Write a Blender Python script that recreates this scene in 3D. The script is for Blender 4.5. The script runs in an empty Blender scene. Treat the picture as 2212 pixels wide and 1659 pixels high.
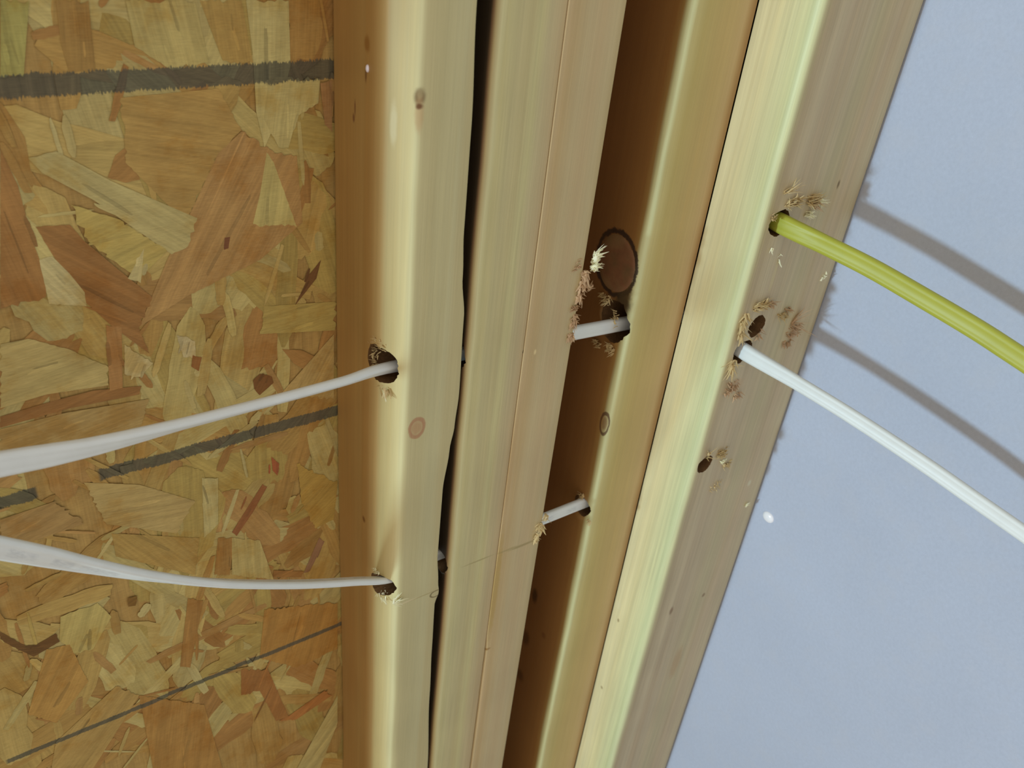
import bpy, bmesh, math, random
from mathutils import Vector, Matrix, noise

# ------------------------------------------------------------------ camera
F = 1878.0; CX, CY = 1106.0, 829.5
H = 1500.0                                   # camera height above the floor, mm
_D = Vector((753-CX, 3690-CY, F)).normalized()          # straight down, in camera axes (right, down, forward)
_X = Vector((4080-CX, -37-CY, F)); _X = (_X - _D*_X.dot(_D)).normalized()
_Y = _D.cross(_X); _Y = -_Y if _Y.z < 0 else _Y
SC = bpy.context.scene
COL = SC.collection
cam_d = bpy.data.cameras.new('camera'); cam = bpy.data.objects.new('camera', cam_d); COL.objects.link(cam)
cam_d.sensor_width = 36.0; cam_d.sensor_fit = 'HORIZONTAL'; cam_d.lens = F/2212*36
cam_d.clip_start = 0.01
ex = Vector((_X.x, _Y.x, -_D.x)); ed = Vector((_X.y, _Y.y, -_D.y)); ez = Vector((_X.z, _Y.z, -_D.z))
m = Matrix((ex, -ed, -ez)).transposed().to_4x4(); m.translation = Vector((0, 0, H/1000))
cam.matrix_world = m
cam_d.dof.use_dof = True; cam_d.dof.focus_distance = 0.50; cam_d.dof.aperture_fstop = 14.0
SC.camera = cam

def at(px, py, ax, v):
    """point (mm, camera height = 0) where the ray through a pixel meets the plane x=v, y=v or z=v"""
    r = Vector(((px-CX)/F, (py-CY)/F, 1)); w = Vector((r.dot(_X), r.dot(_Y), -r.dot(_D)))
    return w * (v / w['xyz'.index(ax)])
def W(p): return Vector((p[0]/1000, p[1]/1000, (p[2]+H)/1000))

# ------------------------------------------------------------------ world, light, exposure
wd = bpy.data.worlds.new('world'); SC.world = wd; wd.use_nodes = True
wd.node_tree.nodes['Background'].inputs[0].default_value = (1.0, 0.90, 0.82, 1)
wd.node_tree.nodes['Background'].inputs[1].default_value = 0.72
ld = bpy.data.lights.new('work_light', 'AREA'); ld.shape = 'DISK'; ld.size = 0.13; ld.energy = 22.0
ld.color = (0.56, 0.80, 1.0)
lo = bpy.data.objects.new('work_light', ld); COL.objects.link(lo)
lo.location = W((-1500, 292, -200))
lo.rotation_euler = (W((330, 250, -300)) - lo.location).to_track_quat('-Z', 'Y').to_euler()
SC.view_settings.view_transform = 'Standard'; SC.view_settings.look = 'None'
SC.view_settings.gamma = 1.0; SC.view_settings.use_curve_mapping = False
SC.view_settings.exposure = 0.0

# ------------------------------------------------------------------ helpers
def lin(c):
    return tuple(((v/255)/12.92 if v <= 10 else (((v/255)+0.055)/1.055)**2.4) for v in c)
def alb(c, k=1.0):
    l = lin(c); return (min(l[0]*k, .93), min(l[1]*k, .93), min(l[2]*k, .93), 1)

def tag(o, label=None, cat=None, group=None, kind=None):
    if label: o['label'] = label
    if cat: o['category'] = cat
    if group: o['group'] = group
    if kind: o['kind'] = kind
    return o

def link(name, bm, mat, parent=None, smooth=True, origin=None):
    me = bpy.data.meshes.new(name)
    if origin is not None:
        bmesh.ops.translate(bm, verts=bm.verts, vec=-Vector(origin))
    bm.to_mesh(me); bm.free()
    if smooth:
        for p in me.polygons: p.use_smooth = True
    if mat: me.materials.append(mat)
    o = bpy.data.objects.new(name, me); COL.objects.link(o)
    if origin is not None: o.location = origin
    if parent is not None:
        o.parent = parent
        o.location = o.location - parent.location
    return o

class NT:
    def __init__(s, name):
        s.m = bpy.data.materials.new(name); s.m.use_nodes = True
        s.t = s.m.node_tree; s.n = s.t.nodes; s.l = s.t.links
        s.b = s.n['Principled BSDF']
    def node(s, typ, **kw):
        n = s.n.new(typ)
        for k, v in kw.items(): setattr(n, k, v)
        return n
    def put(s, sock, v):
        if isinstance(v, bpy.types.NodeSocket): s.l.new(v, sock)
        else: sock.default_value = v
    def math(s, op, a, b=0.0, c=0.0, clamp=False):
        n = s.node('ShaderNodeMath', operation=op); n.use_clamp = clamp
        s.put(n.inputs[0], a); s.put(n.inputs[1], b); s.put(n.inputs[2], c); return n.outputs[0]
    def mix(s, f, a, b, mode='MIX'):
        n = s.node('ShaderNodeMix', data_type='RGBA', blend_type=mode)
        s.put(n.inputs[0], f); s.put(n.inputs[6], a); s.put(n.inputs[7], b); return n.outputs[2]
    def comb(s, x, y, z):
        n = s.node('ShaderNodeCombineXYZ'); s.put(n.inputs[0], x); s.put(n.inputs[1], y); s.put(n.inputs[2], z); return n.outputs[0]
    def noise(s, vec, scale, detail=3.0, rough=0.55):
        n = s.node('ShaderNodeTexNoise'); s.put(n.inputs['Vector'], vec)
        n.inputs['Scale'].default_value = scale; n.inputs['Detail'].default_value = detail; n.inputs['Roughness'].default_value = rough
        return n.outputs['Fac']
    def ramp(s, f, stops, interp='LINEAR'):
        n = s.node('ShaderNodeValToRGB'); cr = n.color_ramp; cr.interpolation = interp
        while len(cr.elements) < len(stops): cr.elements.new(0.5)
        for e, (p, c) in zip(cr.elements, stops): e.position = p; e.color = c
        s.put(n.inputs[0], f); return n.outputs[0]
    def smooth(s, v, lo_, hi, a=0.0, b=1.0):
        n = s.node('ShaderNodeMapRange', interpolation_type='SMOOTHSTEP')
        s.put(n.inputs[0], v)
        for i, x in enumerate((lo_, hi, a, b)): n.inputs[i+1].default_value = x
        return n.outputs[0]

def wood(name, stops, u0, u1, origin, K=1.0, marks=(), streak=0.16, rough=0.5, seed=0.0, fine=1.0, bump=0.25):
    """sawn softwood: colour bands run along the length at u = x - y from the front left corner (mm);
    marks: (u, z, ru, rz, colour, strength, inner) blots or rings with a shape of their own"""
    t = NT(name)
    tc = t.node('ShaderNodeTexCoord'); sp = t.node('ShaderNodeSeparateXYZ'); t.l.new(tc.outputs['Object'], sp.inputs[0])
    x, y, z = sp.outputs
    u = t.math('MULTIPLY', t.math('SUBTRACT', x, y), 1000.0)
    wob = t.math('MULTIPLY', t.math('SUBTRACT', t.noise(t.comb(seed, 0.0, z), 9.0, 2.0), 0.5), 5.0)
    grainv = t.comb(t.math('MULTIPLY', t.math('ADD', x, seed), 1.0), t.math('MULTIPLY', y, 1.0), t.math('MULTIPLY', z, 0.018))
    g1 = t.noise(grainv, 260.0, 3.0, 0.6)
    g2 = t.noise(grainv, 1100.0*fine, 2.0, 0.6)
    g3 = t.noise(tc.outputs['Object'], 14.0, 2.0)
    # bend the bands round each knot
    uu = t.math('ADD', u, wob)
    zmm = t.math('MULTIPLY', z, 1000.0)
    uf = t.math('DIVIDE', t.math('SUBTRACT', uu, u0), u1-u0, clamp=True)
    col = t.ramp(uf, [((p-u0)/(u1-u0), alb(c, K)) for p, c in stops])
    k = t.math('ADD', 1.0, t.math('MULTIPLY', t.math('SUBTRACT', g1, 0.5), streak*2.2))
    k = t.math('ADD', k, t.math('MULTIPLY', t.math('SUBTRACT', g2, 0.5), streak*1.5))
    k = t.math('ADD', k, t.math('MULTIPLY', t.math('SUBTRACT', g3, 0.5), 0.22))
    kk = t.comb(k, k, k)
    col = t.mix(1.0, col, kk, 'MULTIPLY')
    warm = t.smooth(t.noise(grainv, 90.0, 2.0), 0.45, 0.75)
    col = t.mix(t.math('MULTIPLY', warm, 0.30), col, t.mix(1.0, col, (1.0, 0.86, 0.66, 1), 'MULTIPLY'))
    mn = t.noise(tc.outputs['Object'], 240.0, 3.0, 0.6)
    for (mu, mz, ru, rz, c, st, inner) in marks:
        du = t.math('DIVIDE', t.math('SUBTRACT', u, mu), ru)
        dz = t.math('DIVIDE', t.math('SUBTRACT', zmm, mz+H), rz)
        d = t.math('SQRT', t.math('ADD', t.math('MULTIPLY', du, du), t.math('MULTIPLY', dz, dz)))
        d = t.math('ADD', d, t.math('MULTIPLY', t.math('SUBTRACT', mn, 0.5), 0.5 if inner is None else 0.25))
        if inner is None: f = t.smooth(d, 0.4, 1.25, 1.0, 0.0)
        else: f = t.smooth(t.math('ABSOLUTE', t.math('SUBTRACT', d, 1.0)), inner*0.35, inner, 1.0, 0.0)
        col = t.mix(t.math('MULTIPLY', f, st), col, alb(c, K))
    t.l.new(col, t.b.inputs['Base Color'])
    t.b.inputs['Roughness'].default_value = rough
    t.b.inputs['Specular IOR Level'].default_value = 0.35
    bp = t.node('ShaderNodeBump'); bp.inputs['Strength'].default_value = bump; bp.inputs['Distance'].default_value = 0.0004
    t.l.new(t.math('ADD', g1, g2), bp.inputs['Height']); t.l.new(bp.outputs[0], t.b.inputs['Normal'])
    return t.m

def plain(name, c, K=1.0, rough=0.5, spec=0.4, metal=0.0, nscale=None, namt=0.1):
    t = NT(name)
    if nscale:
        tc = t.node('ShaderNodeTexCoord'); n = t.noise(tc.outputs['Object'], nscale, 3.0)
        k = t.math('ADD', 1.0-namt/2, t.math('MULTIPLY', n, namt)); col = t.mix(1.0, alb(c, K), t.comb(k, k, k), 'MULTIPLY')
        t.l.new(col, t.b.inputs['Base Color'])
    else: t.b.inputs['Base Color'].default_value = alb(c, K)
    t.b.inputs['Roughness'].default_value = rough; t.b.inputs['Specular IOR Level'].default_value = spec
    t.b.inputs['Metallic'].default_value = metal
    return t.m

def interp(tab, z):
    """tab: (z, value) with falling z"""
    if z >= tab[0][0]: return tab[0][1]
    for (a, va), (b, vb) in zip(tab, tab[1:]):
        if z >= b:
            f = (a-z)/(a-b); f = f*f*(3-2*f); return va + (vb-va)*f
    return tab[-1][1]

def rounded(corners, n=7):
    """corners: (x, y, r) anticlockwise or clockwise; returns a closed outline with rounded corners"""
    pts = []; N = len(corners)
    for i in range(N):
        x, y, r = corners[i]; p = Vector((x, y)); a = Vector(corners[i-1][:2])-p; b = Vector(corners[(i+1) % N][:2])-p
        la, lb = a.length, b.length; a.normalize(); b.normalize()
        rr = min(r, la*0.45, lb*0.45)
        s, e = p+a*rr, p+b*rr
        for k in range(n+1):
            t = k/n; q = (1-t)**2*s + 2*t*(1-t)*p + t*t*e; pts.append((q.x, q.y))
        # subdivide the run to the next corner
        nx, ny, nr = corners[(i+1) % N]; q0 = e; q1 = Vector((nx, ny)) - b*min(nr, lb*0.45)
        for k in range(1, 6):
            q = q0.lerp(q1, k/6); pts.append((q.x, q.y))
    return pts

def stud_bm(outline):
    """outline(z) -> list of corners in mm; lofted from the floor up"""
    zs = [-H + i*40 for i in range(16)]
    z = -H + 16*40
    while z < 40: zs.append(z); z += 4
    while z < 640: zs.append(z); z += 40
    bm = bmesh.new(); prev = None; first = None
    for z in zs:
        ring = [bm.verts.new(W((x, y, z))) for x, y in rounded(outline(z))]
        if prev:
            n = len(ring)
            for i in range(n): bm.faces.new((prev[i], prev[(i+1) % n], ring[(i+1) % n], ring[i]))
        else: first = ring
        prev = ring
    bm.faces.new(list(reversed(first))); bm.faces.new(prev)
    bmesh.ops.recalc_face_normals(bm, faces=bm.faces)
    return bm

def nz(z, s, k=0.02): return noise.noise(Vector((s*7.3, 1.7*s, z*k)))

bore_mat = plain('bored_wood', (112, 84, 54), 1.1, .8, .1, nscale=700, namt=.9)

def drill(o, p0, p1, r, seed=0, squash=1.0):
    """bore a rough hole from p0 to p1 (mm) through object o"""
    a, b = W(p0), W(p1); d = (b-a).normalized(); up = Vector((0, 0, 1)); s = d.cross(up).normalized(); up = s.cross(d)
    bm = bmesh.new(); rings = []
    N, M = 44, 14
    for j in range(M+1):
        c = a.lerp(b, j/M); ring = []
        for i in range(N):
            t = 2*math.pi*i/N; rr = r*(1+0.14*noise.noise(Vector((math.cos(t)*1.6+seed, math.sin(t)*1.6, j*0.35)))+0.10*noise.noise(Vector((math.cos(t)*5+seed, math.sin(t)*5, j*0.5))))/1000
            ring.append(bm.verts.new(c + s*math.cos(t)*rr*squash + up*math.sin(t)*rr))
        rings.append(ring)
    for A, B in zip(rings, rings[1:]):
        for i in range(N): bm.faces.new((A[i], A[(i+1) % N], B[(i+1) % N], B[i]))
    bm.faces.new(list(reversed(rings[0]))); bm.faces.new(rings[-1])
    bmesh.ops.recalc_face_normals(bm, faces=bm.faces)
    c = link('cutter', bm, bore_mat, smooth=False)
    md = o.modifiers.new('b', 'BOOLEAN'); md.operation = 'DIFFERENCE'; md.object = c; md.solver = 'EXACT'; md.material_mode = 'TRANSFER'
    bpy.context.view_layer.update()
    dg = bpy.context.evaluated_depsgraph_get()
    me = bpy.data.meshes.new_from_object(o.evaluated_get(dg))
    o.modifiers.clear(); old = o.data; o.data = me; me.name = old.name; bpy.data.meshes.remove(old)
    cm = c.data; bpy.data.objects.remove(c); bpy.data.meshes.remove(cm)

def flat_sides(o, ang=35):
    me = o.data
    for p in me.polygons: p.use_smooth = True
    bm = bmesh.new(); bm.from_mesh(me)
    for e in bm.edges:
        if len(e.link_faces) == 2 and e.calc_face_angle(0) > math.radians(ang): e.smooth = False
    bm.to_mesh(me); bm.free()
    w = o.modifiers.new('even_normals', 'WEIGHTED_NORMAL'); w.keep_sharp = True; w.weight = 80

def fibres(name, parent, mat, items, seed, label=None):
    """torn wood fibres round a bored hole; items: (centre mm, main direction, spread mm, n, length mm, width mm, curl)"""
    rnd = random.Random(seed)
    for (c, d, spread, n, L, wd_, curl) in items:
        bm = bmesh.new(); wd_ *= 1.9; n = int(n*1.7); L *= .85; spread = [q*1.15 for q in spread]
        c = Vector(c); d = Vector(d).normalized()
        for _ in range(n):
            p = c + Vector([rnd.uniform(-1, 1)*s for s in spread])
            v = (d + Vector([rnd.gauss(0, .45) for _ in range(3)])).normalized()
            ax = Vector([rnd.gauss(0, 1) for _ in range(3)]).normalized()
            l = L*rnd.uniform(.45, 1.25); w0 = wd_*rnd.uniform(.5, 1.3); cu = curl*rnd.uniform(-1, 1)
            S = 6; rings = []
            side = v.cross(Vector((.3, .2, 1))).normalized()
            for k in range(S+1):
                t = k/S; w = w0*(1-t)**.7*0.5+0.03; n2 = v.cross(side).normalized()
                rings.append([bm.verts.new(W(p + side*a*w + n2*b*w*0.45)) for a, b in ((1, 0), (0, 1), (-1, 0), (0, -1))])
                p = p + v*(l/S); v = (Matrix.Rotation(cu/S, 3, ax) @ v).normalized()
            for A, B in zip(rings, rings[1:]):
                for i in range(4): bm.faces.new((A[i], A[(i+1) % 4], B[(i+1) % 4], B[i]))
            bm.faces.new(list(reversed(rings[0]))); bm.faces.new(rings[-1])
        bmesh.ops.recalc_face_normals(bm, faces=bm.faces)
        o = link(name, bm, mat, parent, smooth=False)
        if parent is not None: o.location = -parent.location
        if label: o['label'] = label

def cable(name, pts, mat, label, print_=False):
    """pts: (point mm, width direction, half width, half thickness); a flat sheathed cable with ridges"""
    P = [(Vector(p), Vector(w).normalized(), a, b) for p, w, a, b in pts]
    def cr(a, b, c, d, t):
        return 0.5*((2*b) + (c-a)*t + (2*a-5*b+4*c-d)*t*t + (3*b-a-3*c+d)*t**3)
    smp = []
    for i in range(len(P)-1):
        q = [P[max(i-1, 0)], P[i], P[i+1], P[min(i+2, len(P)-1)]]
        for k in range(14):
            t = k/14
            smp.append((cr(*[x[0] for x in q], t), q[1][1].lerp(q[2][1], t), q[1][2]+(q[2][2]-q[1][2])*t, q[1][3]+(q[2][3]-q[1][3])*t))
    smp.append(P[-1])
    bm = bmesh.new(); uv = bm.loops.layers.uv.new('UVMap'); rings = []; Ls = []; L = 0
    N = 36
    for i, (p, w, a, b) in enumerate(smp):
        tan = (smp[min(i+1, len(smp)-1)][0] - smp[max(i-1, 0)][0]).normalized()
        w = (w - tan*w.dot(tan)).normalized(); n = tan.cross(w)
        if i: L += (p - smp[i-1][0]).length
        Ls.append(L); ring = []
        for k in range(N):
            t = 2*math.pi*k/N; c, s = math.cos(t), math.sin(t)
            xx = a*math.copysign(abs(c)**0.75, c); yy = b*math.copysign(abs(s)**0.6, s)
            yy *= 0.93 + 0.07*math.cos(3*math.pi*xx/a*0.98)
            ring.append(bm.verts.new(W(p + w*xx + n*yy)))
        rings.append(ring)
    for j in range(len(rings)-1):
        for k in range(N):
            f = bm.faces.new((rings[j][k], rings[j][(k+1) % N], rings[j+1][(k+1) % N], rings[j+1][k]))
            for lp, (a, b) in zip(f.loops, ((j, k), (j, k+1), (j+1, k+1), (j+1, k))): lp[uv].uv = (Ls[a]/1000, b/N)
    bm.faces.new(list(reversed(rings[0]))); bm.faces.new(rings[-1])
    bmesh.ops.recalc_face_normals(bm, faces=bm.faces)
    o = link(name, bm, mat, origin=W(P[0][0]))
    return tag(o, label, 'cable')

# ------------------------------------------------------------------ the setting
YW, XW = 405.0, 491.0                      # inner face of the strand board; inner face of the white sheet
KB = 1.55                                  # albedo gain from photographed colour to surface colour

def osb_material():
    t = NT('strand_board')
    at_ = t.node('ShaderNodeVertexColor', layer_name='Col'); uvn = t.node('ShaderNodeUVMap', uv_map='UVMap')
    tc = t.node('ShaderNodeTexCoord'); sp = t.node('ShaderNodeSeparateXYZ'); t.l.new(tc.outputs['Object'], sp.inputs[0])
    x, y, z = sp.outputs
    us = t.node('ShaderNodeSeparateXYZ'); t.l.new(uvn.outputs[0], us.inputs[0])
    gv = t.comb(t.math('MULTIPLY', us.outputs[0], 0.05), us.outputs[1], 0.0)
    g = t.noise(gv, 700.0, 4.0, 0.6)
    big = t.noise(gv, 160.0, 3.0)
    rip = t.noise(t.comb(t.math('MULTIPLY', x, 0.12), 0.0, z), 1500.0, 1.0)
    blot = t.noise(tc.outputs['Object'], 38.0, 5.0, 0.65)
    k = t.math('ADD', 0.22, t.math('MULTIPLY', g, 0.60))
    k = t.math('ADD', k, t.math('MULTIPLY', big, 0.62))
    k = t.math('ADD', k, t.math('MULTIPLY', rip, 0.34))
    col = t.mix(1.0, at_.outputs[0], t.comb(k, k, k), 'MULTIPLY')
    dk = t.smooth(blot, 0.48, 0.66)
    col = t.mix(t.math('MULTIPLY', dk, 0.65), col, t.mix(1.0, col, (0.84, 0.68, 0.42, 1), 'MULTIPLY'))
    lt = t.smooth(blot, 0.5, 0.34)
    col = t.mix(t.math('MULTIPLY', lt, 0.55), col, t.mix(1.0, col, (1.15, 1.2, 1.25, 1), 'MULTIPLY'))
    # printed layout lines: dark ink soaked into the strands, ragged along the fibres
    zm = t.math('SUBTRACT', t.math('MULTIPLY', z, 1000.0), H); xm = t.math('MULTIPLY', x, 1000.0)
    fr = t.noise(t.comb(x, 0.0, t.math('MULTIPLY', z, 0.25)), 900.0, 3.0, 0.7)
    fr2 = t.noise(t.comb(x, 0.0, z), 120.0, 2.0)
    for (z0, sl, hw, spans, ragged) in ((-112.6, 0.0, 4.6, ((-900, 900),), 2.6), (-316.6, 0.0, 3.7, ((-900, 18), (48, 900)), 1.6), (-510.0, 0.0, 1.9, ((-33, 900),), 0.8)):
        d = t.math('ABSOLUTE', t.math('SUBTRACT', zm, z0))
        e = t.math('ADD', t.math('MULTIPLY', t.math('SUBTRACT', fr, 0.5), ragged*2.4), t.math('MULTIPLY', t.math('SUBTRACT', fr2, 0.5), ragged*1.4))
        msk = t.smooth(t.math('ADD', d, e), hw-0.35, hw+0.45, 1.0, 0.0)
        sx = None
        for a, b in spans:
            s_ = t.math('MULTIPLY', t.smooth(xm, a-1, a+1), t.smooth(xm, b-1, b+1, 1.0, 0.0))
            sx = s_ if sx is None else t.math('MAXIMUM', sx, s_)
        msk = t.math('MULTIPLY', t.math('MULTIPLY', msk, sx), 0.95)
        ink = t.mix(0.12, alb((74, 76, 64), 1.2), col)
        ink = t.mix(1.0, ink, t.comb(k, k, k), 'MULTIPLY')
        col = t.mix(msk, col, ink)
    t.l.new(col, t.b.inputs['Base Color']); t.b.inputs['Roughness'].default_value = 0.6
    t.b.inputs['Specular IOR Level'].default_value = 0.25
    bp = t.node('ShaderNodeBump'); bp.inputs['Strength'].default_value = 0.35; bp.inputs['Distance'].default_value = 0.0005
    t.l.new(t.math('ADD', g, rip), bp.inputs['Height']); t.l.new(bp.outputs[0], t.b.inputs['Normal'])
    return t.m

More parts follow.
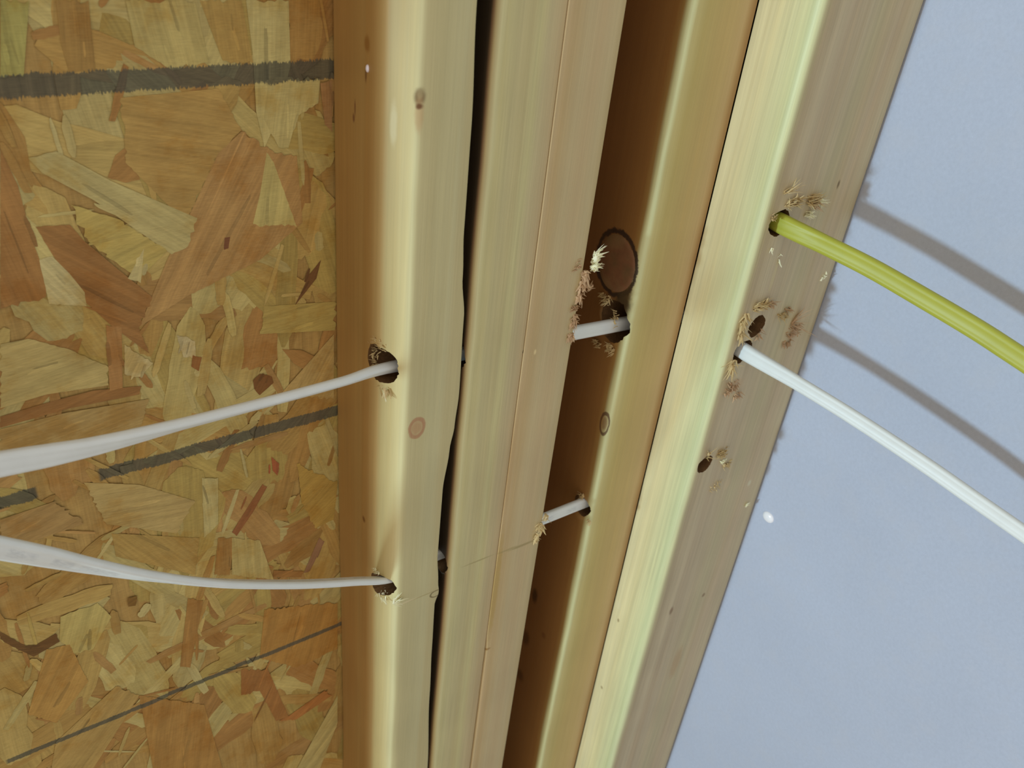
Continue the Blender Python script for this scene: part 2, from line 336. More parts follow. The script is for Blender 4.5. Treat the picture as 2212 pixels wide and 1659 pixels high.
KO = 1.75
def osb_wall():
    rnd = random.Random(11)
    bm = bmesh.new(); uv = bm.loops.layers.uv.new('UVMap'); cl = bm.loops.layers.float_color.new('Col')
    base = alb((138, 112, 62), KO)
    X0, X1, Z0, Z1 = -900, 491, -H, 640
    vs = [bm.verts.new(W(p)) for p in ((X0, YW, Z0), (X1, YW, Z0), (X1, YW, Z1), (X0, YW, Z1), (X0, YW+11, Z0), (X1, YW+11, Z0), (X1, YW+11, Z1), (X0, YW+11, Z1))]
    for f in ((0, 1, 2, 3), (7, 6, 5, 4), (0, 4, 5, 1), (1, 5, 6, 2), (2, 6, 7, 3), (3, 7, 4, 0)):
        fc = bm.faces.new([vs[i] for i in f])
        for lp in fc.loops: lp[uv].uv = (lp.vert.co.z, lp.vert.co.x); lp[cl] = base
    cnt = [0]
    def flake(poly, c, ang, gain=1.0):
        cnt[0] += 1; y = YW - 0.02 - cnt[0]*0.0008
        rag = []; ga, gb = math.cos(ang), math.sin(ang)
        for (a0, b0), (a1, b1) in zip(poly, poly[1:]+poly[:1]):
            l = math.hypot(a1-a0, b1-b0); k = max(1, int(l/1.6))
            al = abs((a1-a0)*ga+(b1-b0)*gb)/max(l, 1e-6); amp = .22+1.3*(1-al)**1.5
            for i in range(k):
                f = i/k; e = rnd.uniform(-1, 1)*amp*min(1, l/12) if i else 0
                rag.append((a0+(a1-a0)*f+ga*e, b0+(b1-b0)*f+gb*e))
        rag = [p for p in rag if X0 < p[0] < X1 and Z0 < p[1] < Z1]
        v = [bm.verts.new(W((a, y, b))) for a, b in rag]
        if len(v) < 3: return
        try: f = bm.faces.new(v)
        except ValueError: return
        f.normal_update()
        if f.normal.y > 0: f.normal_flip()
        ca, sa = math.cos(ang), math.sin(ang); o1, o2 = rnd.uniform(0, 9), rnd.uniform(0, 9)
        c = tuple(q*.72+w*.28 for q, w in zip(c, (140, 120, 66))); cc = alb(c, KO*gain)
        for lp in f.loops:
            a, b = lp.vert.co.x, lp.vert.co.z
            lp[uv].uv = (a*ca+b*sa+o1, -a*sa+b*ca+o2); lp[cl] = cc
    pal = [(148, 128, 74), (143, 118, 64), (138, 108, 56), (152, 138, 84), (130, 98, 50), (146, 134, 86), (128, 90, 46), (136, 118, 62), (140, 106, 60), (154, 142, 90)]
    def rand_flake(cx, cz, L, w, ang, c):
        n = 7; top = []; bot = []
        for i in range(n+1):
            t = i/n - .5; taper = 1 - (abs(t)*2)**5*rnd.uniform(.2, .9)
            top.append((t*L + rnd.uniform(-.03, .03)*L, w*.5*taper*rnd.uniform(.8, 1.1)))
            bot.append((t*L + rnd.uniform(-.03, .03)*L, -w*.5*taper*rnd.uniform(.8, 1.1)))
        poly = top + bot[::-1]; ca, sa = math.cos(ang), math.sin(ang)
        poly = [(cx+a*ca-b*sa, cz+a*sa+b*ca) for a, b in poly]
        poly = [p for p in poly if X0 < p[0] < X1 and Z0 < p[1] < Z1]
        if len(poly) > 3: flake(poly, c, ang, rnd.uniform(.9, 1.08))
    def angle(): return math.pi/2 + rnd.gauss(0, .55) if rnd.random() < .72 else rnd.uniform(0, math.pi)
    for _ in range(520): rand_flake(rnd.uniform(X0, X1), rnd.uniform(Z0, Z1), rnd.uniform(60, 130), rnd.uniform(15, 38), angle(), rnd.choice(pal))
    for _ in range(330): rand_flake(rnd.uniform(-110, 215), rnd.uniform(-600, -30), rnd.uniform(30, 85), rnd.uniform(7, 26), angle(), rnd.choice(pal))
    for _ in range(190): rand_flake(rnd.uniform(-80, 200), rnd.uniform(-560, -60), rnd.uniform(10, 38), rnd.uniform(1.5, 6), angle(), rnd.choice(pal + [(122, 84, 42), (156, 146, 98)]))
    big = [
        ([(0, 0), (62, 0), (50, 165), (0, 165)], (126, 124, 68), 90), ([(120, 0), (190, 0), (205, 150), (150, 160), (130, 90)], (122, 92, 46), 85),
        ([(270, 0), (420, 0), (450, 135), (370, 150), (290, 100)], (148, 136, 84), 100), ([(430, 0), (520, 0), (545, 135), (480, 130)], (138, 112, 58), 95),
        ([(530, 0), (622, 0), (626, 140), (600, 250), (570, 318), (552, 240), (545, 120)], (156, 148, 98), 86),
        ([(260, 210), (470, 190), (520, 280), (470, 330), (400, 480), (270, 350)], (140, 112, 60), 165),
        ([(520, 283), (592, 330), (640, 335), (652, 480), (560, 560), (400, 640), (300, 705), (360, 560), (400, 480), (470, 330)], (142, 108, 64), 60),
        ([(60, 340), (120, 325), (240, 390), (425, 470), (405, 530), (370, 548), (200, 430), (90, 372)], (150, 141, 94), 140),
        ([(150, 440), (250, 470), (360, 540), (300, 600), (190, 520)], (152, 136, 74), 20),
        ([(575, 328), (590, 350), (615, 420), (640, 490), (545, 482), (560, 420)], (156, 146, 90), 80),
        ([(560, 180), (600, 165), (690, 170), (686, 222), (640, 250), (622, 318), (600, 316), (565, 250)], (156, 147, 96), 80),
        ([(690, 178), (716, 172), (716, 284), (700, 268)], (128, 92, 58), 90),
        ([(0, 320), (38, 400), (70, 520), (100, 600), (98, 640), (0, 665)], (124, 84, 44), 100),
        ([(76, 488), (150, 484), (182, 520), (260, 585), (328, 640), (298, 706), (322, 762), (240, 702), (185, 652), (120, 560)], (120, 80, 42), 140),
        ([(84, 560), (112, 552), (150, 590), (182, 630), (186, 660), (105, 655)], (166, 156, 112), 120),
        ([(275, 600), (310, 535), (303, 610)], (160, 150, 104), 70),
        ([(0, 742), (60, 730), (140, 750), (232, 790), (234, 830), (100, 850), (0, 880)], (150, 134, 84), 10),
        ([(0, 898), (100, 868), (200, 842), (305, 832), (300, 850), (150, 880), (0, 922)], (112, 72, 36), 15),
        ([(0, 925), (140, 890), (320, 860), (300, 930), (150, 985), (0, 990)], (140, 116, 70), 10),
        ([(228, 700), (262, 705), (264, 836), (236, 842)], (132, 92, 52), 92), ([(268, 742), (300, 765), (330, 782), (302, 812), (268, 806)], (160, 148, 106), 60),
        ([(380, 722), (420, 735), (422, 770), (395, 770)], (158, 148, 112), 70), ([(570, 660), (722, 650), (722, 712), (560, 720)], (146, 128, 68), 5),
        ([(560, 900), (720, 720), (720, 860), (620, 850), (570, 880)], (152, 128, 78), 60),
        ([(545, 820), (560, 806), (586, 812), (590, 825), (560, 852), (548, 838)], (84, 46, 18), 60), ([(692, 560), (682, 600), (636, 658), (668, 590)], (74, 42, 22), 65),
        ([(484, 512), (496, 510), (492, 535), (482, 538)], (84, 42, 28), 75), ([(415, 765), (435, 770), (428, 800), (412, 790)], (112, 66, 30), 75),
        ([(566, 1044), (576, 1050), (545, 1105), (510, 1156), (500, 1148)], (110, 60, 32), 62), ([(585, 985), (602, 1000), (598, 1026), (588, 1015)], (130, 60, 36), 85),
        ([(435, 1030), (470, 1030), (470, 1130), (440, 1160)], (150, 140, 92), 92), ([(470, 1160), (505, 1160), (495, 1240), (462, 1240)], (128, 92, 44), 85),
        ([(640, 1000), (728, 1040), (720, 1120), (680, 1140), (650, 1080)], (146, 118, 54), 40), ([(500, 1160), (560, 1165), (590, 1250), (500, 1240)], (150, 136, 84), 90),
        ([(0, 1362), (40, 1385), (66, 1398), (120, 1366), (128, 1384), (72, 1416), (22, 1392), (0, 1378)], (70, 42, 18), 160),
        ([(130, 1330), (210, 1300), (240, 1330), (200, 1400), (160, 1410), (128, 1380)], (152, 138, 80), 70),
        ([(405, 1290), (438, 1295), (422, 1380), (410, 1440), (388, 1438)], (126, 88, 42), 82), ([(100, 1400), (150, 1390), (190, 1470), (120, 1560), (60, 1540)], (140, 104, 50), 60),
        ([(570, 1315), (728, 1300), (728, 1400), (640, 1440), (560, 1420)], (138, 98, 44), 75), ([(520, 1445), (578, 1444), (622, 1545), (596, 1556), (560, 1490), (520, 1500)], (120, 74, 34), 70),
        ([(600, 1556), (622, 1545), (700, 1490), (716, 1500), (640, 1552)], (132, 78, 36), 40), ([(640, 1659), (728, 1500), (728, 1560), (690, 1659)], (150, 138, 88), 55),
        ([(300, 1500), (440, 1520), (480, 1659), (330, 1659)], (134, 96, 46), 80), ([(120, 1600), (250, 1480), (300, 1500), (200, 1659), (110, 1659)], (138, 112, 62), 50),
        ([(0, 1120), (120, 1080), (180, 1130), (60, 1170), (0, 1160)], (132, 104, 62), 20), ([(275, 1290), (295, 1285), (292, 1306), (276, 1308)], (92, 62, 22), 20),
        ([(590, 1230), (655, 1232), (650, 1245), (590, 1245)], (118, 76, 34), 5), ([(688, 1160), (700, 1168), (668, 1232), (655, 1236)], (118, 82, 62), 65),
        ([(180, 1040), (300, 1045), (420, 1080), (380, 1150), (230, 1130)], (148, 128, 80), 170), ([(240, 1150), (430, 1160), (420, 1240), (250, 1200)], (138, 112, 58), 120),
    ]
    for poly, c, ang in big:
        q = [at(px, py, 'y', YW) for px, py in poly]; q = [(p.x, p.z) for p in q]
        flake(q, c, math.radians(ang))
        # slivers along the grain of each big strand
        cx = sum(p[0] for p in q)/len(q); cz = sum(p[1] for p in q)/len(q)
        ext = max(p[1] for p in q)-min(p[1] for p in q)
        for _ in range(2):
            if ext > 14:
                a = math.radians(ang)+rnd.gauss(0, .08); k = rnd.choice((.86, 1.1))
                rand_flake(cx+rnd.uniform(-4, 4), cz+rnd.uniform(-.3, .3)*ext, ext*rnd.uniform(.2, .5), rnd.uniform(.8, 2.4), a, tuple(min(255, v*k) for v in c))
    o = link('wall_back', bm, osb_material(), smooth=False)
    return tag(o, 'strand board sheathing with dark printed lines behind the left stud', kind='structure')
osb_wall()

def box_bm(x0, x1, y0, y1, z0, z1):
    bm = bmesh.new(); r = bmesh.ops.create_cube(bm, size=1.0)
    for v in bm.verts:
        v.co = W(((x0+x1)/2+v.co.x*(x1-x0), (y0+y1)/2+v.co.y*(y1-y0), (z0+z1)/2+v.co.z*(z1-z0)))
    return bm

def white_sheet():
    t = NT('white_sheet_paper')
    tc = t.node('ShaderNodeTexCoord')
    n = t.noise(tc.outputs['Object'], 420.0, 4.0, 0.7); n2 = t.noise(tc.outputs['Object'], 12.0, 2.0)
    n3 = t.noise(tc.outputs['Object'], 60.0, 3.0, 0.6)
    k = t.math('ADD', 0.87, t.math('ADD', t.math('MULTIPLY', n, 0.20), t.math('MULTIPLY', n2, 0.10)))
    col = t.mix(1.0, alb((176, 183, 196), 1.08), t.comb(k, k, k), 'MULTIPLY')
    col = t.mix(t.smooth(n3, .45, .7, 0.0, 0.25), col, alb((184, 186, 192), 1.08))
    t.l.new(col, t.b.inputs['Base Color']); t.b.inputs['Roughness'].default_value = 0.75
    t.b.inputs['Specular IOR Level'].default_value = 0.2
    bp = t.node('ShaderNodeBump'); bp.inputs['Strength'].default_value = 0.4; bp.inputs['Distance'].default_value = 0.0005
    t.l.new(t.math('ADD', n, n3), bp.inputs['Height']); t.l.new(bp.outputs[0], t.b.inputs['Normal'])
    o = link('wall_right', box_bm(XW, XW+12, -900, YW+11, -H, 640), t.m, smooth=False)
    return tag(o, 'bluish white sheet behind the right hand studs', kind='structure')
white_sheet()
fl = link('floor', box_bm(-900, XW+12, -900, YW+11, -H-20, -H), plain('floor_board', (150, 130, 95), 1.0, 0.7, nscale=30, namt=0.4), smooth=False)
tag(fl, 'plain board floor under the studs', kind='structure')

# ------------------------------------------------------------------ studs
YF = 337.0
fibre_mat = plain('torn_fibres', (176, 156, 112), 1.5, 0.8, 0.1, nscale=500, namt=0.4)
fibre_pale = plain('torn_fibres_pale', (205, 198, 168), 1.6, 0.8, 0.1)
fibre_pink = plain('torn_fibres_pink', (174, 146, 112), 1.35, 0.8, 0.1, nscale=500, namt=0.4)

A_LEFT = [(-60, 184.0), (-300, 184.5), (-640, 187.0)]
A_RIGHT = [(-68, 221.4), (-125, 223.6), (-176, 224.0), (-202, 225.4), (-226, 228.2), (-276, 229.2), (-298, 228.0), (-315, 225.8), (-345, 223.2), (-399, 223.2), (-425, 225.2), (-434, 226.4), (-444, 223.8), (-489, 224.4), (-540, 225.6), (-634, 229.0)]
def outA(z):
    xl = interp(A_LEFT, z); xr = interp(A_RIGHT, z); w = nz(z, 1)*1.2
    return [(xl, YW-1.5, 2), (xl, 341+10+w, 5), (xl+3.2, 345.5+w*.6, 3), (xl+9.5+w*.5, YF+.2, 4.5), (xr, YF, 1.5), (xr+.5, YW-1.5, 2)]
def outB(z):
    w = nz(z, 2)*.4
    return [(232.2, YW-1.5, 2), (231.8, YF+.6, 3.6+w), (271.0, YF+.2, .8), (271.0, YW-1.5, .6)]
def outC(z):
    w = nz(z, 3)*.4; s = interp([(-500, 0.0), (-520, 1.4), (-700, 1.8)], z)
    return [(271.15, YW-1.5, .6), (271.15+s*.4, YF-.1, .8+s+w*.3), (307.2, YF-.1, 1.8), (307.4, YW-1.5, 2)]
def outD(z):
    w = nz(z, 4)*1.6+nz(z, 9, .05)*.8
    return [(352, YW-1.5, 2), (352.2, YF+.3, 4.6+w*1.2), (400.95, YF+.1, .7), (400.95, YW-1.5, .6)]
def outE(z):
    w = nz(z, 5)*.8
    return [(401.1, YF-.1, .8), (401.0, 296, 5.0+w), (XW-1.2, 296, 2.0), (XW-1.2, YF-.2, 2)]

def make_stud(outline, mat, label, org):
    o = link('wall_stud', stud_bm(outline), mat, origin=W(org))
    return tag(o, label, 'stud')

OA = (184, 337, -H); OB = (231.8, 337, -H); OC = (271.2, 337, -H); OD = (352, 337, -H); OE = (401, 296, -H)
tan, pale = (163, 154, 114), (186, 180, 138)
matA = wood('stud_wood_honey', [(-68, (140, 110, 62)), (-50, (138, 106, 58)), (-34, (142, 114, 66)), (-24, (140, 108, 60)), (-14, (150, 122, 74)), (-9, (158, 142, 94)), (-3, (166, 152, 104)), (5, (176, 166, 120)), (9, (182, 176, 132)), (12, (164, 155, 112)), (22, (160, 152, 110)), (32, (162, 156, 116)), (36, (160, 150, 108)), (38, (158, 148, 106))],  # palest band at the rounded corner: its highlight painted in
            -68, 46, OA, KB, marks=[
                (-6, -122, 2.8, 11, (188, 182, 144), .45, None),
                (10.3, -107.8, 3.7, 4.2, (100, 78, 46), .95, None), (10.5, -106.8, 2.3, 2.8, (140, 126, 88), .8, None), (10.5, -116, 3.0, 9, (160, 130, 88), .6, None), (10.3, -112, 2.5, 1.6, (88, 52, 22), .9, None),
                (18.1, -291, 5.0, 6.5, (150, 116, 78), .75, None), (18.1, -291, 4.6, 6.2, (140, 88, 58), .6, .3),
                (-31, -105.5, 1.1, 4, (92, 60, 30), .8, None), (-42, -124, .9, 4.5, (98, 62, 38), .8, None), (-43.5, -129, 1.4, 2.4, (90, 54, 34), .8, None), (-30, -92, 3, 4, (112, 72, 24), .7, None),
                (-28, -375, 2.2, 2.6, (92, 56, 22), .8, None), (39.5, -434, 4.2, 2.8, (96, 84, 46), .85, .25), (30, -431, 14, .55, (136, 122, 76), .6, None), (17, -430.5, 9, .8, (186, 172, 136), .5, None)],
            streak=.10, seed=1.3, bump=.15)
matB = wood('stud_wood_pale', [(-60, (46, 36, 26)), (-7, (50, 40, 30)), (-5, (64, 52, 38)), (-3, (120, 94, 66)), (-1, (150, 134, 92)), (3, (176, 172, 128)), (6, (166, 160, 114)), (14, (162, 153, 110)), (20, (160, 150, 106)), (25, (166, 160, 114)), (30, (160, 149, 110)), (36, (158, 142, 104)), (39, (156, 136, 96))],  # near-black left side: shade of the narrow gap put into the colour
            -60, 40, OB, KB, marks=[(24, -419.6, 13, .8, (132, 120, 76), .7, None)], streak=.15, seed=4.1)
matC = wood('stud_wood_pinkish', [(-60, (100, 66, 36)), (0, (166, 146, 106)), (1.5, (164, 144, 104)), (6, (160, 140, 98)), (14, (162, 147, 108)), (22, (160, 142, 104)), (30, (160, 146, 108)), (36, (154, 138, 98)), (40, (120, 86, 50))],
            -60, 40, OC, KB, marks=[
                (2.0, -455, 3.2, 62, (150, 124, 60), .7, None), (1.5, -340, 2.2, 60, (154, 126, 80), .4, None), (1.5, -519, 3.6, 1.4, (124, 88, 34), .8, None),
                (21, -421.6, 13, 1.3, (128, 114, 70), .75, None), (8, -420.2, 10, 1.0, (132, 118, 72), .6, None), (8.5, -261, 1.0, 2.0, (190, 172, 124), .8, None), (2.5, -580, 1.6, 58, (170, 146, 104), .7, None)],
            streak=.10, seed=7.7)
matD = wood('stud_wood_amber', [(-68, (104, 70, 40)), (-40, (112, 76, 42)), (-24, (118, 82, 44)), (-10, (124, 88, 46)), (-5.5, (136, 106, 58)), (-2.5, (172, 172, 126)), (1.5, (180, 182, 136)), (5, (170, 160, 108)), (12, (160, 146, 92)), (24, (158, 140, 92)), (34, (160, 142, 98)), (42, (162, 142, 104)), (47, (140, 112, 74))],  # pale corner stops: lit edge painted into the wood colour
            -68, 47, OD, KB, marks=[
                (-20.5, -226.5, 18.4, 20.6, (44, 30, 24), .95, .13), (-9, -250, 9, 12, (48, 38, 22), .9, None), (-8, -241, 7, 12, (70, 56, 34), .6, None),
                (-3.4, -339.5, 3.4, 7.4, (116, 82, 54), .7, None), (-3.4, -339.5, 4.2, 8.4, (78, 50, 34), .85, .25),
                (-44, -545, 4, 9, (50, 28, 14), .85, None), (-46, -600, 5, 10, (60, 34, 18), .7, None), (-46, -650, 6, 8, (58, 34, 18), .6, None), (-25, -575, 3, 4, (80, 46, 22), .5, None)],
            streak=.09, seed=2.9, bump=.12)
matE = wood('stud_wood_lit_corner', [(-42, (150, 132, 86)), (-40.5, (182, 172, 130)), (-30, (184, 174, 132)), (-20, (180, 172, 128)), (-9, (176, 174, 130)), (-5, (172, 174, 130)), (1, (174, 176, 134)), (4.5, (160, 152, 114)), (8, (152, 138, 106)), (20, (164, 152, 120)), (26, (156, 142, 112)), (42, (160, 148, 116)), (52, (158, 148, 112)), (70, (162, 146, 114)), (84, (164, 152, 118)), (90, (142, 126, 98))],  # greenish corner stops: cool lamp light put into the yellow wood
            -42, 90, OE, KB, marks=[
                (63, -166.5, 1.2, 3.0, (98, 80, 50), .85, None), (59, -520, 2.0, 2.6, (108, 84, 54), .8, None), (22, -519, 2.2, 5, (112, 86, 56), .8, None), (-32, -550, 1.3, 2.2, (126, 108, 72), .8, None), (-32, -637, 1.6, 2.0, (128, 112, 76), .8, None),
                (66, -272, 5, 5, (160, 126, 88), .6, None), (20, -300, 7, 5, (170, 140, 100), .5, None), (26, -222, 1.8, 12, (172, 160, 118), .6, None), (-36, -535, 3, 5, (188, 178, 140), .6, None),
                (50, -600, 6, 24, (146, 112, 72), .45, None), (72, -405, 2.0, 3.4, (176, 172, 142), .8, None), (44, -395, 4, 6, (170, 152, 116), .5, None)],
            streak=.20, seed=9.2, fine=.8)

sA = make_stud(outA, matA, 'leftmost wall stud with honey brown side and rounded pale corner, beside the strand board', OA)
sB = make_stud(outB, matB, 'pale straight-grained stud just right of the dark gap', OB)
sC = make_stud(outC, matC, 'pinkish tan stud with frayed right edge, left of the deep recess', OC)
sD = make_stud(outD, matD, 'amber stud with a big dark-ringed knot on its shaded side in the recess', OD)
sE = make_stud(outE, matE, 'right corner stud set crosswise, its wide face bored with holes beside the white sheet', OE)

def outN(z): return [(-222, YW-1.5, 2), (-222, YF, 3), (-184, YF, 3), (-184, YW-1.5, 2)]
sN = link('unseen_stud_1', stud_bm(outN), matC, origin=W((-222, 337, -H)))  # out of view; added to keep the lamp off the board and side face
tag(sN, 'unseen next stud of the back wall, added 16 inches to the left to shade the bay', kind='structure')

# bored holes: wall 1 along x, wall 2 along y
y1 = 350.0
pU = [at(850, 792, 'y', y1), at(1300, 708, 'y', y1)]
y2 = 347.0
pL = [at(842, 1250, 'y', y2), at(1228, 1099, 'y', y2)]
def along(p, q, x): return p + (q-p)*((x-p.x)/(q.x-p.x))
UH = lambda x: along(pU[0], pU[1], x)
LH = lambda x: along(pL[0], pL[1], x)
up, dn = Vector((0, 0, 3.0)), Vector((0, 0, -2.0))
for s, a, b in ((sA, 170, 236), (sB, 226, 276), (sC, 266, 320), (sD, 345, 410)):
    drill(s, UH(a)+up+Vector((0, 2.0 if s is sA else 0, 0)), UH(b)+up, 11.5 if s is not sD else 15.0, seed=a, squash=1.0 if s is not sD else .82)
    drill(s, LH(a)+dn, LH(b)+dn, 8.6, seed=b)
drill(sA, (176, 362, -262), (204, 356, -262), 2.4, seed=3)
hy, h2, hw, h3 = at(1682, 484, 'y', 296), at(1634, 706, 'y', 296), at(1603, 762, 'y', 296), at(1522, 1004, 'y', 296)
for h, r in ((hy, 8.5), (h2, 7.5), (hw, 8.5), (h3, 7.0)):
    drill(sE, h+Vector((0, -20, 0)), h+Vector((0, 60, 2)), r, seed=r+h.z, squash=1.0)
for s in (sA, sB, sC, sD, sE): flat_sides(s)

# knot of the amber stud
def knot():
    bm = bmesh.new(); N = 40; rings = []
    cy, cz = 357.6, -226.5
    for j, (k, h) in enumerate(((1.0, -.6), (.96, .05), (.8, .35), (.5, .55), (.2, .62))):
        ring = []
        for i in range(N):
            t = 2*math.pi*i/N; r = k*(1+.05*noise.noise(Vector((math.cos(t)*1.3, math.sin(t)*1.3, 3))))
            yy, zz = math.cos(t)*17.6*r, math.sin(t)*19.6*r; yy, zz = yy*.98-zz*.12, zz*.98+yy*.12
            ring.append(bm.verts.new(W((352.1-h, cy+yy, cz+zz))))
        rings.append(ring)
    for A, B in zip(rings, rings[1:]):
        for i in range(N): bm.faces.new((A[i], A[(i+1) % N], B[(i+1) % N], B[i]))
    bm.faces.new(rings[-1]); bmesh.ops.recalc_face_normals(bm, faces=bm.faces)
    t = NT('knot_wood'); tc = t.node('ShaderNodeTexCoord')
    n = t.noise(tc.outputs['Object'], 130.0, 4.0, .7); n2 = t.noise(tc.outputs['Object'], 45.0, 2.0)
    c = t.ramp(n2, [(.3, alb((92, 74, 44), KB)), (.5, alb((108, 72, 46), KB)), (.7, alb((114, 88, 56), KB))])
    k = t.math('ADD', .65, t.math('MULTIPLY', n, .7)); c = t.mix(1.0, c, t.comb(k, k, k), 'MULTIPLY')
    t.l.new(c, t.b.inputs['Base Color']); t.b.inputs['Roughness'].default_value = .6
    o = link('knot', bm, t.m, sD); o.location = -sD.location; o['label'] = 'reddish brown loose knot with dark ring'
knot()

# small bright nail in the honey stud
nail_mat = plain('bright_steel', (225, 220, 230), 1.2, .3, .6, .2)
bm = bmesh.new(); bmesh.ops.create_uvsphere(bm, u_segments=16, v_segments=8, radius=.0012)
for v in bm.verts: v.co = Vector((v.co.x*.8, v.co.y, v.co.z*1.5)) + W((183.9, 366, -102.4))
o = link('nail_head', bm, nail_mat, sA); o.location = -sA.location; o['label'] = 'shiny nail head'

# torn fibres at the holes
fibres('torn_fibres', sA, fibre_mat, [(UH(187)+Vector((0, 2, 14)), (-.6, .2, .6), (1.5, 4, 2), 26, 5, .9, 1.2), (UH(187)+Vector((0, 8, 2)), (-1, .6, .2), (1, 3, 8), 22, 4, .8, 1.2), (UH(188)+Vector((0, -2, -10)), (-.3, -.4, -1), (2, 4, 1.5), 14, 6, 1.0, .8)], 1)
fibres('torn_fibres', sA, fibre_pale, [(UH(189)+Vector((-2, -3, -12)), (.9, -.2, -.5), (.8, .8, .6), 5, 7, 2.0, .2)], 31)
fibres('torn_fibres', sA, fibre_pale, [(LH(190)+Vector((0, 0, -11)), (-.2, -.5, -.8), (3, 5, 1), 20, 5, .8, 1.4), (LH(200)+Vector((-6, -10, -11)), (1, -.3, .15), (3, 1, .6), 10, 8, .7, .6), (LH(188)+Vector((-1, 3, 8)), (-1, -.2, .7), (1, 2, 1.5), 12, 4, .5, 1.2)], 2)
cE = 307.0
def C(px, py, dy=0): return at(px, py, 'y', YF-.5) + Vector((0, dy, 0))
fibres('torn_fibres', sC, fibre_pale, [(C(1283, 572), (.5, -.5, .9), (1.6, 1.5, 3.5), 34, 6.5, 1.4, 1.3), (C(1286, 550), (1, -.3, .5), (1, 1, 1), 10, 7.5, 1.3, .5)], 3, 'bright whitish tuft of torn fibres')
fibres('torn_fibres', sC, fibre_pink, [(C(1262, 600), (-.1, -.4, -1), (1.4, 1, 4), 26, 7, 1.5, .8), (C(1252, 630), (.1, -.4, -1), (1.2, 1, 4), 18, 6, 1.2, .8), (C(1278, 625, 2), (1, .1, .3), (1, 1, 1), 8, 4, 1.0, 1.5), (C(1242, 665), (-1, -.4, .2), (1.6, 1, 1.5), 14, 5, .7, .8),
        (C(1240, 690), (.1, -.4, -1), (1.3, 1, 4), 16, 6, 1.1, .8), (C(1232, 726), (-.5, -.4, -1), (1.6, 1, 1.5), 18, 5, 1.2, .8), (C(1250, 572), (-1, -.3, .1), (2, .4, 3), 10, 4, .8, .6)], 4)
fibres('torn_fibres', sC, fibre_mat, [(C(1168, 1136), (-.8, -.4, -.6), (2, 1, 2.5), 22, 5.5, 1.2, .8), (C(1158, 1160), (-.1, -.3, -1), (1, .8, 3), 14, 5, 1.3, .5), (C(1180, 1116), (-.8, -.3, -.7), (1.5, 1, 2), 12, 5, .7, .5)], 5)
def Df(px, py): return at(px, py, 'x', 351.5)
fibres('torn_fibres', sD, fibre_mat, [(Df(1310, 645), (-.5, .4, -.8), (1, 3, 3), 18, 5, 1.0, 1), (Df(1292, 742), (-1, .2, .1), (.6, 2.5, 2.5), 16, 4, .9, 1.5), (Df(1320, 752), (-.8, .1, -.7), (.6, 3, 2), 20, 5, 1.2, 1.2), (Df(1330, 690), (-.6, .6, .1), (.6, 2, 5), 14, 4, .9, 1)], 6)
fibres('torn_fibres', sD, fibre_mat, [(Df(1255, 1070), (-1, .2, .7), (.5, 2.5, 1), 10, 4, .6, 1.5), (Df(1275, 1126), (-.6, .1, -.8), (.5, 2, 1), 8, 3.5, .7, 1)], 7)
def E_(px, py): return at(px, py, 'y', 295.6)
fibres('torn_fibres', sE, fibre_mat, [(E_(1712, 440), (.5, -1, .7), (5, 1, 2.5), 30, 7, .9, 1.4), (E_(1752, 432), (1, -.7, .1), (4, 1.5, 2.5), 26, 8, 1.3, 1.6), (E_(1700, 415), (.9, -.6, .9), (3, 1, 1), 8, 12, .7, .4), (E_(1672, 470), (-.8, -.7, .3), (2, 1, 1.5), 12, 4, .6, 1)], 8)
fibres('torn_fibres', sE, fibre_pale, [(E_(1745, 462), (.9, -1, -.1), (2.5, 1, 1.2), 14, 4.5, 1.2, 1.2), (E_(1770, 432), (1, -.4, -.15), (1.5, 1, 1), 6, 7, 1.0, .5), (E_(1668, 535), (-.3, -.4, -1), (1, .5, 1), 3, 4, .7, .3), (E_(1684, 560), (0, -.3, -1), (.6, .3, 3), 4, 5, .8, .2)], 9)
fibres('torn_fibres', sE, fibre_mat, [(E_(1640, 662), (.6, -.8, .6), (5, 1, 2), 34, 6.5, 1.1, 1.6), (E_(1690, 680), (1, -.6, -.4), (5, 1, 2.5), 18, 6, .7, 1.4), (E_(1606, 700), (-.1, -.8, -1), (1.5, .8, 7), 30, 9, 1.2, .6), (E_(1582, 790), (-.5, -.5, -1), (2, .6, 4), 22, 9, 1.0, .6)], 10)
fibres('torn_fibres', sE, fibre_pink, [(E_(1715, 712), (.3, -1, -.3), (6, .8, 4), 36, 4, .8, 1.8), (E_(1700, 740), (-.2, -.8, -.8), (4, .6, 2), 16, 4, .7, 1.5), (E_(1580, 835), (.2, -1, -.5), (5, .8, 4), 34, 4.5, .9, 1.8), (E_(1592, 852), (.3, -.8, -.8), (3, .6, 2), 12, 5, .9, 1)], 11)
fibres('torn_fibres', sE, fibre_pink, [(E_(1712, 700), (.1, -1, .35), (1.5, .4, 1.0), 5, 20, .9, 1.6), (E_(1756, 440), (.2, -1, .1), (2, .4, 1.5), 5, 12, .9, 1.2), (E_(1662, 655), (.6, -1, .1), (3, .4, .8), 8, 7, 1.2, 1.5), (E_(1700, 668), (.7, -1, -.3), (2.5, .4, .8), 8, 6, 1.1, 1.5), (E_(1640, 720), (-.2, -1, -.4), (.8, .4, 3), 8, 5, 1.0, 1.2)], 21)
fibres('torn_fibres', sE, fibre_mat, [(E_(1558, 980), (.5, -.9, .9), (4, .8, 3), 26, 5, .8, 1.5), (E_(1530, 985), (-.4, -.6, 1), (1, .6, 2), 8, 9, .7, .5), (E_(1568, 1004), (1, -.7, -.3), (3, .8, 1.5), 16, 4.5, 1.0, 1.3), (E_(1545, 1050), (.5, -.6, -.9), (5, .5, 4), 12, 4, .8, 1)], 12)
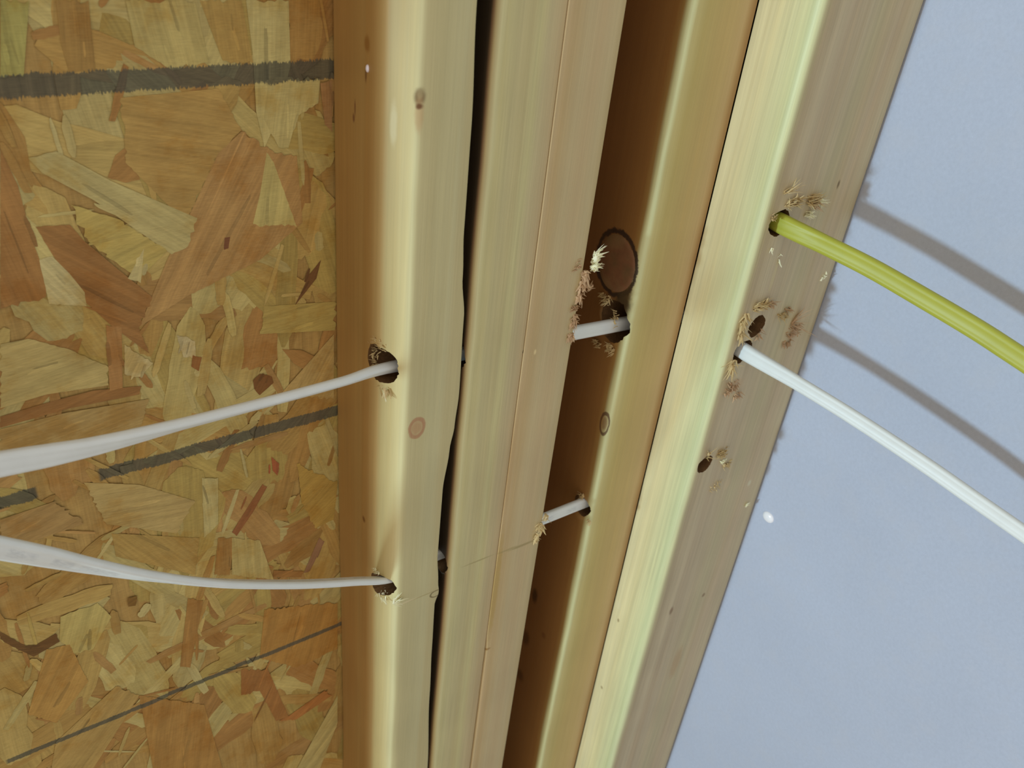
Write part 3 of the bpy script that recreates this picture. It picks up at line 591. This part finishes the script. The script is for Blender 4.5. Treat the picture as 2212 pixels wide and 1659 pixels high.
fibres('torn_fibres', sE, fibre_pale, [(E_(1612, 1092), (.5, -.4, .9), (1, .5, 1.5), 6, 4, 1.2, .4), (E_(1560, 996), (1, -.7, .1), (2, .6, .8), 8, 4, .9, 1), (E_(1779, 600), (.2, -.5, .6), (1.5, .4, 2), 5, 3.5, .9, 1)], 13)

# ------------------------------------------------------------------ cables
def sheath(name, c, K, printed=False):
    t = NT(name); tc = t.node('ShaderNodeTexCoord'); n = t.noise(tc.outputs['Object'], 90.0, 2.0)
    k = t.math('ADD', .94, t.math('MULTIPLY', n, .12)); col = t.mix(1.0, alb(c, K), t.comb(k, k, k), 'MULTIPLY')
    if printed:
        uvn = t.node('ShaderNodeUVMap', uv_map='UVMap'); s = t.node('ShaderNodeSeparateXYZ'); t.l.new(uvn.outputs[0], s.inputs[0])
        u, v = s.outputs[0], s.outputs[1]
        nn = t.noise(t.comb(u, v, 0.0), 260.0, 3.0, .8)
        g = t.noise(t.comb(u, 0.0, 0.0), 60.0, 1.0)
        band = None
        for vc in (.25, .75):
            b_ = t.smooth(t.math('ABSOLUTE', t.math('SUBTRACT', v, vc)), .035, .06, 1.0, 0.0)
            band = b_ if band is None else t.math('MAXIMUM', band, b_)
        f = t.math('MULTIPLY', t.math('MULTIPLY', band, t.smooth(nn, .46, .56)), t.smooth(g, .42, .5))
        col = t.mix(t.math('MULTIPLY', f, .35), col, alb((120, 130, 145), 1.0))
    t.l.new(col, t.b.inputs['Base Color']); t.b.inputs['Roughness'].default_value = .45
    t.b.inputs['Specular IOR Level'].default_value = .45
    return t.m
white_m = sheath('white_sheath', (194, 198, 192), 1.42); white_p = sheath('white_sheath_printed', (194, 198, 192), 1.42, True)
yellow_m = sheath('yellow_sheath', (166, 168, 58), 1.12)
Zv = Vector((0, 0, 1)); Xd = Vector((1, 0, 0)); Yd = Vector((0, 1, 0))
P = []
q0, q1 = at(0, 1003, 'y', 324), at(200, 964, 'y', 330)
P.append((q0+(q0-q1)*6+Vector((0, 24, 30)), Zv, 4.9, 2.5)); P.append((q0+(q0-q1)*4+Vector((0, 12, 12)), Zv, 5.2, 2.5)); P.append((q0+(q0-q1)*1.5, Zv, 5.5, 2.5))
for px, py, y, w, a in ((0, 1003, 324, Zv, 5.8), (110, 983, 327, Zv-Yd*.1, 5.6), (220, 960, 330, Zv-Yd*.35, 5.2), (400, 914, 335, Zv*.8-Yd*.8, 4.8), (600, 862, 340, Zv*.6-Yd*.7, 4.8), (740, 824, 344, Zv*.6-Yd*.7, 4.8)):
    P.append((at(px, py, 'y', y), w, a, 2.6))
P.append((UH(190), Zv*.75-Yd*.6, 4.6, 2.8)); P.append((UH(250), Zv-Yd*.2, 4.8, 2.6)); P.append((UH(307), Zv, 4.9, 2.6)); P.append((UH(352), Zv, 4.9, 2.6))
P.append((UH(385), Zv, 4.9, 2.6)); P.append((Vector((405, 356, UH(400).z-1)), Zv, 4.9, 2.6)); P.append((Vector((417.5, 346, hw.z)), Zv, 4.9, 2.6))
e1 = at(1612, 762, 'y', 294)
P.append((Vector((e1.x-.3, 325, e1.z+.3)), Zv, 5.0, 2.8)); P.append((e1, Zv+Xd*.3, 5.4, 3.4))
for px, py, x in ((1720, 826, 422), (1850, 906, 427), (2000, 1005, 432), (2110, 1082, 436), (2212, 1153, 440)):
    P.append((at(px, py, 'x', x), Zv+Xd*.5, 4.4, 2.9))
l0, l1 = P[-2][0], P[-1][0]; P.append((l1+(l1-l0)*3, Zv+Xd*.3, 4.8, 3.0)); P.append((l1+(l1-l0)*7+Vector((0, 0, 6)), Zv, 4.8, 3.0))
cable('electrical_cable', P, white_m, 'white flat cable through the upper left hole, out beside the yellow cable on the right')

q0, q1 = at(0, 1184, 'y', 318), at(100, 1203, 'y', 321)
P = [(q0+(q0-q1)*11+Vector((0, 40, 30)), Zv, 5.0, 2.5), (q0+(q0-q1)*8+Vector((0, 22, 14)), Zv, 5.0, 2.5), (q0+(q0-q1)*3, Zv, 5.4, 2.5)]
for px, py, y, w in ((0, 1184, 318, Zv-Yd*.1), (100, 1203, 321, Zv-Yd*.2), (200, 1223, 325, Zv-Yd*.4), (330, 1245, 330, Zv-Yd*.8), (480, 1260, 335, Zv*.7-Yd), (640, 1262, 340, Zv*.6-Yd), (760, 1256, 344, Zv*.6-Yd)):
    P.append((at(px, py, 'y', y), w, 5.4 if px < 150 else 5.0, 2.4))
P.append((LH(196), Zv*.6-Yd, 4.6, 2.4)); P.append((LH(226)+Vector((0, 5, -1)), Zv, 4.7, 2.5)); P.append((LH(250)+Vector((0, 4.5, -1)), Zv, 4.7, 2.5)); P.append((LH(275)+Vector((0, 2, 0)), Zv, 4.9, 2.5)); P.append((LH(307), Zv, 4.9, 2.5)); P.append((LH(352), Zv, 4.9, 2.5)); P.append((LH(385), Zv, 4.9, 2.5)); P.append((LH(420)+Vector((0, 6, 2)), Zv, 4.9, 2.5))
cable('electrical_cable', P, white_p, 'lower sagging white cable entering the lower hole of the leftmost stud')

ey = at(1697, 488, 'y', 293)
P = [(Vector((ey.x+25, 372, ey.z+60)), Xd, 5.5, 2.8), (Vector((ey.x+6, 362, ey.z+14)), Xd+Zv*.5, 5.5, 2.8), (Vector((ey.x, 340, ey.z+3)), Zv, 5.6, 3.0), (Vector((ey.x, 318, ey.z+1)), Zv, 5.6, 3.0), (ey, Zv, 6.0, 3.6)]
for px, py, x in ((1780, 528, 424), (1880, 578, 429), (1990, 641, 433), (2110, 712, 437), (2212, 778, 441)):
    P.append((at(px, py, 'x', x), Zv+Xd*.35, 5.5, 3.4))
l0, l1 = P[-2][0], P[-1][0]; P.append((l1+(l1-l0)*3, Zv, 6.0, 3.2)); P.append((l1+(l1-l0)*7, Zv, 6.0, 3.2))
cable('electrical_cable', P, yellow_m, 'yellow green cable coming out of the topmost hole in the right stud')

# nail head in the white sheet, its bright glint put into the colour
bm = bmesh.new(); bmesh.ops.create_uvsphere(bm, u_segments=20, v_segments=10, radius=.0046)
pd = at(1660, 1117, 'x', XW)
for v in bm.verts: v.co = Vector((v.co.x*.5, v.co.y*1.15, v.co.z)) + W(pd)
o = link('nail_head', bm, plain('nail_glint_white', (255, 250, 250), 1.3, .2, .9), origin=W(pd))
tag(o, 'round nail head with its glint as white colour, on the white sheet beside the right stud', 'nail')
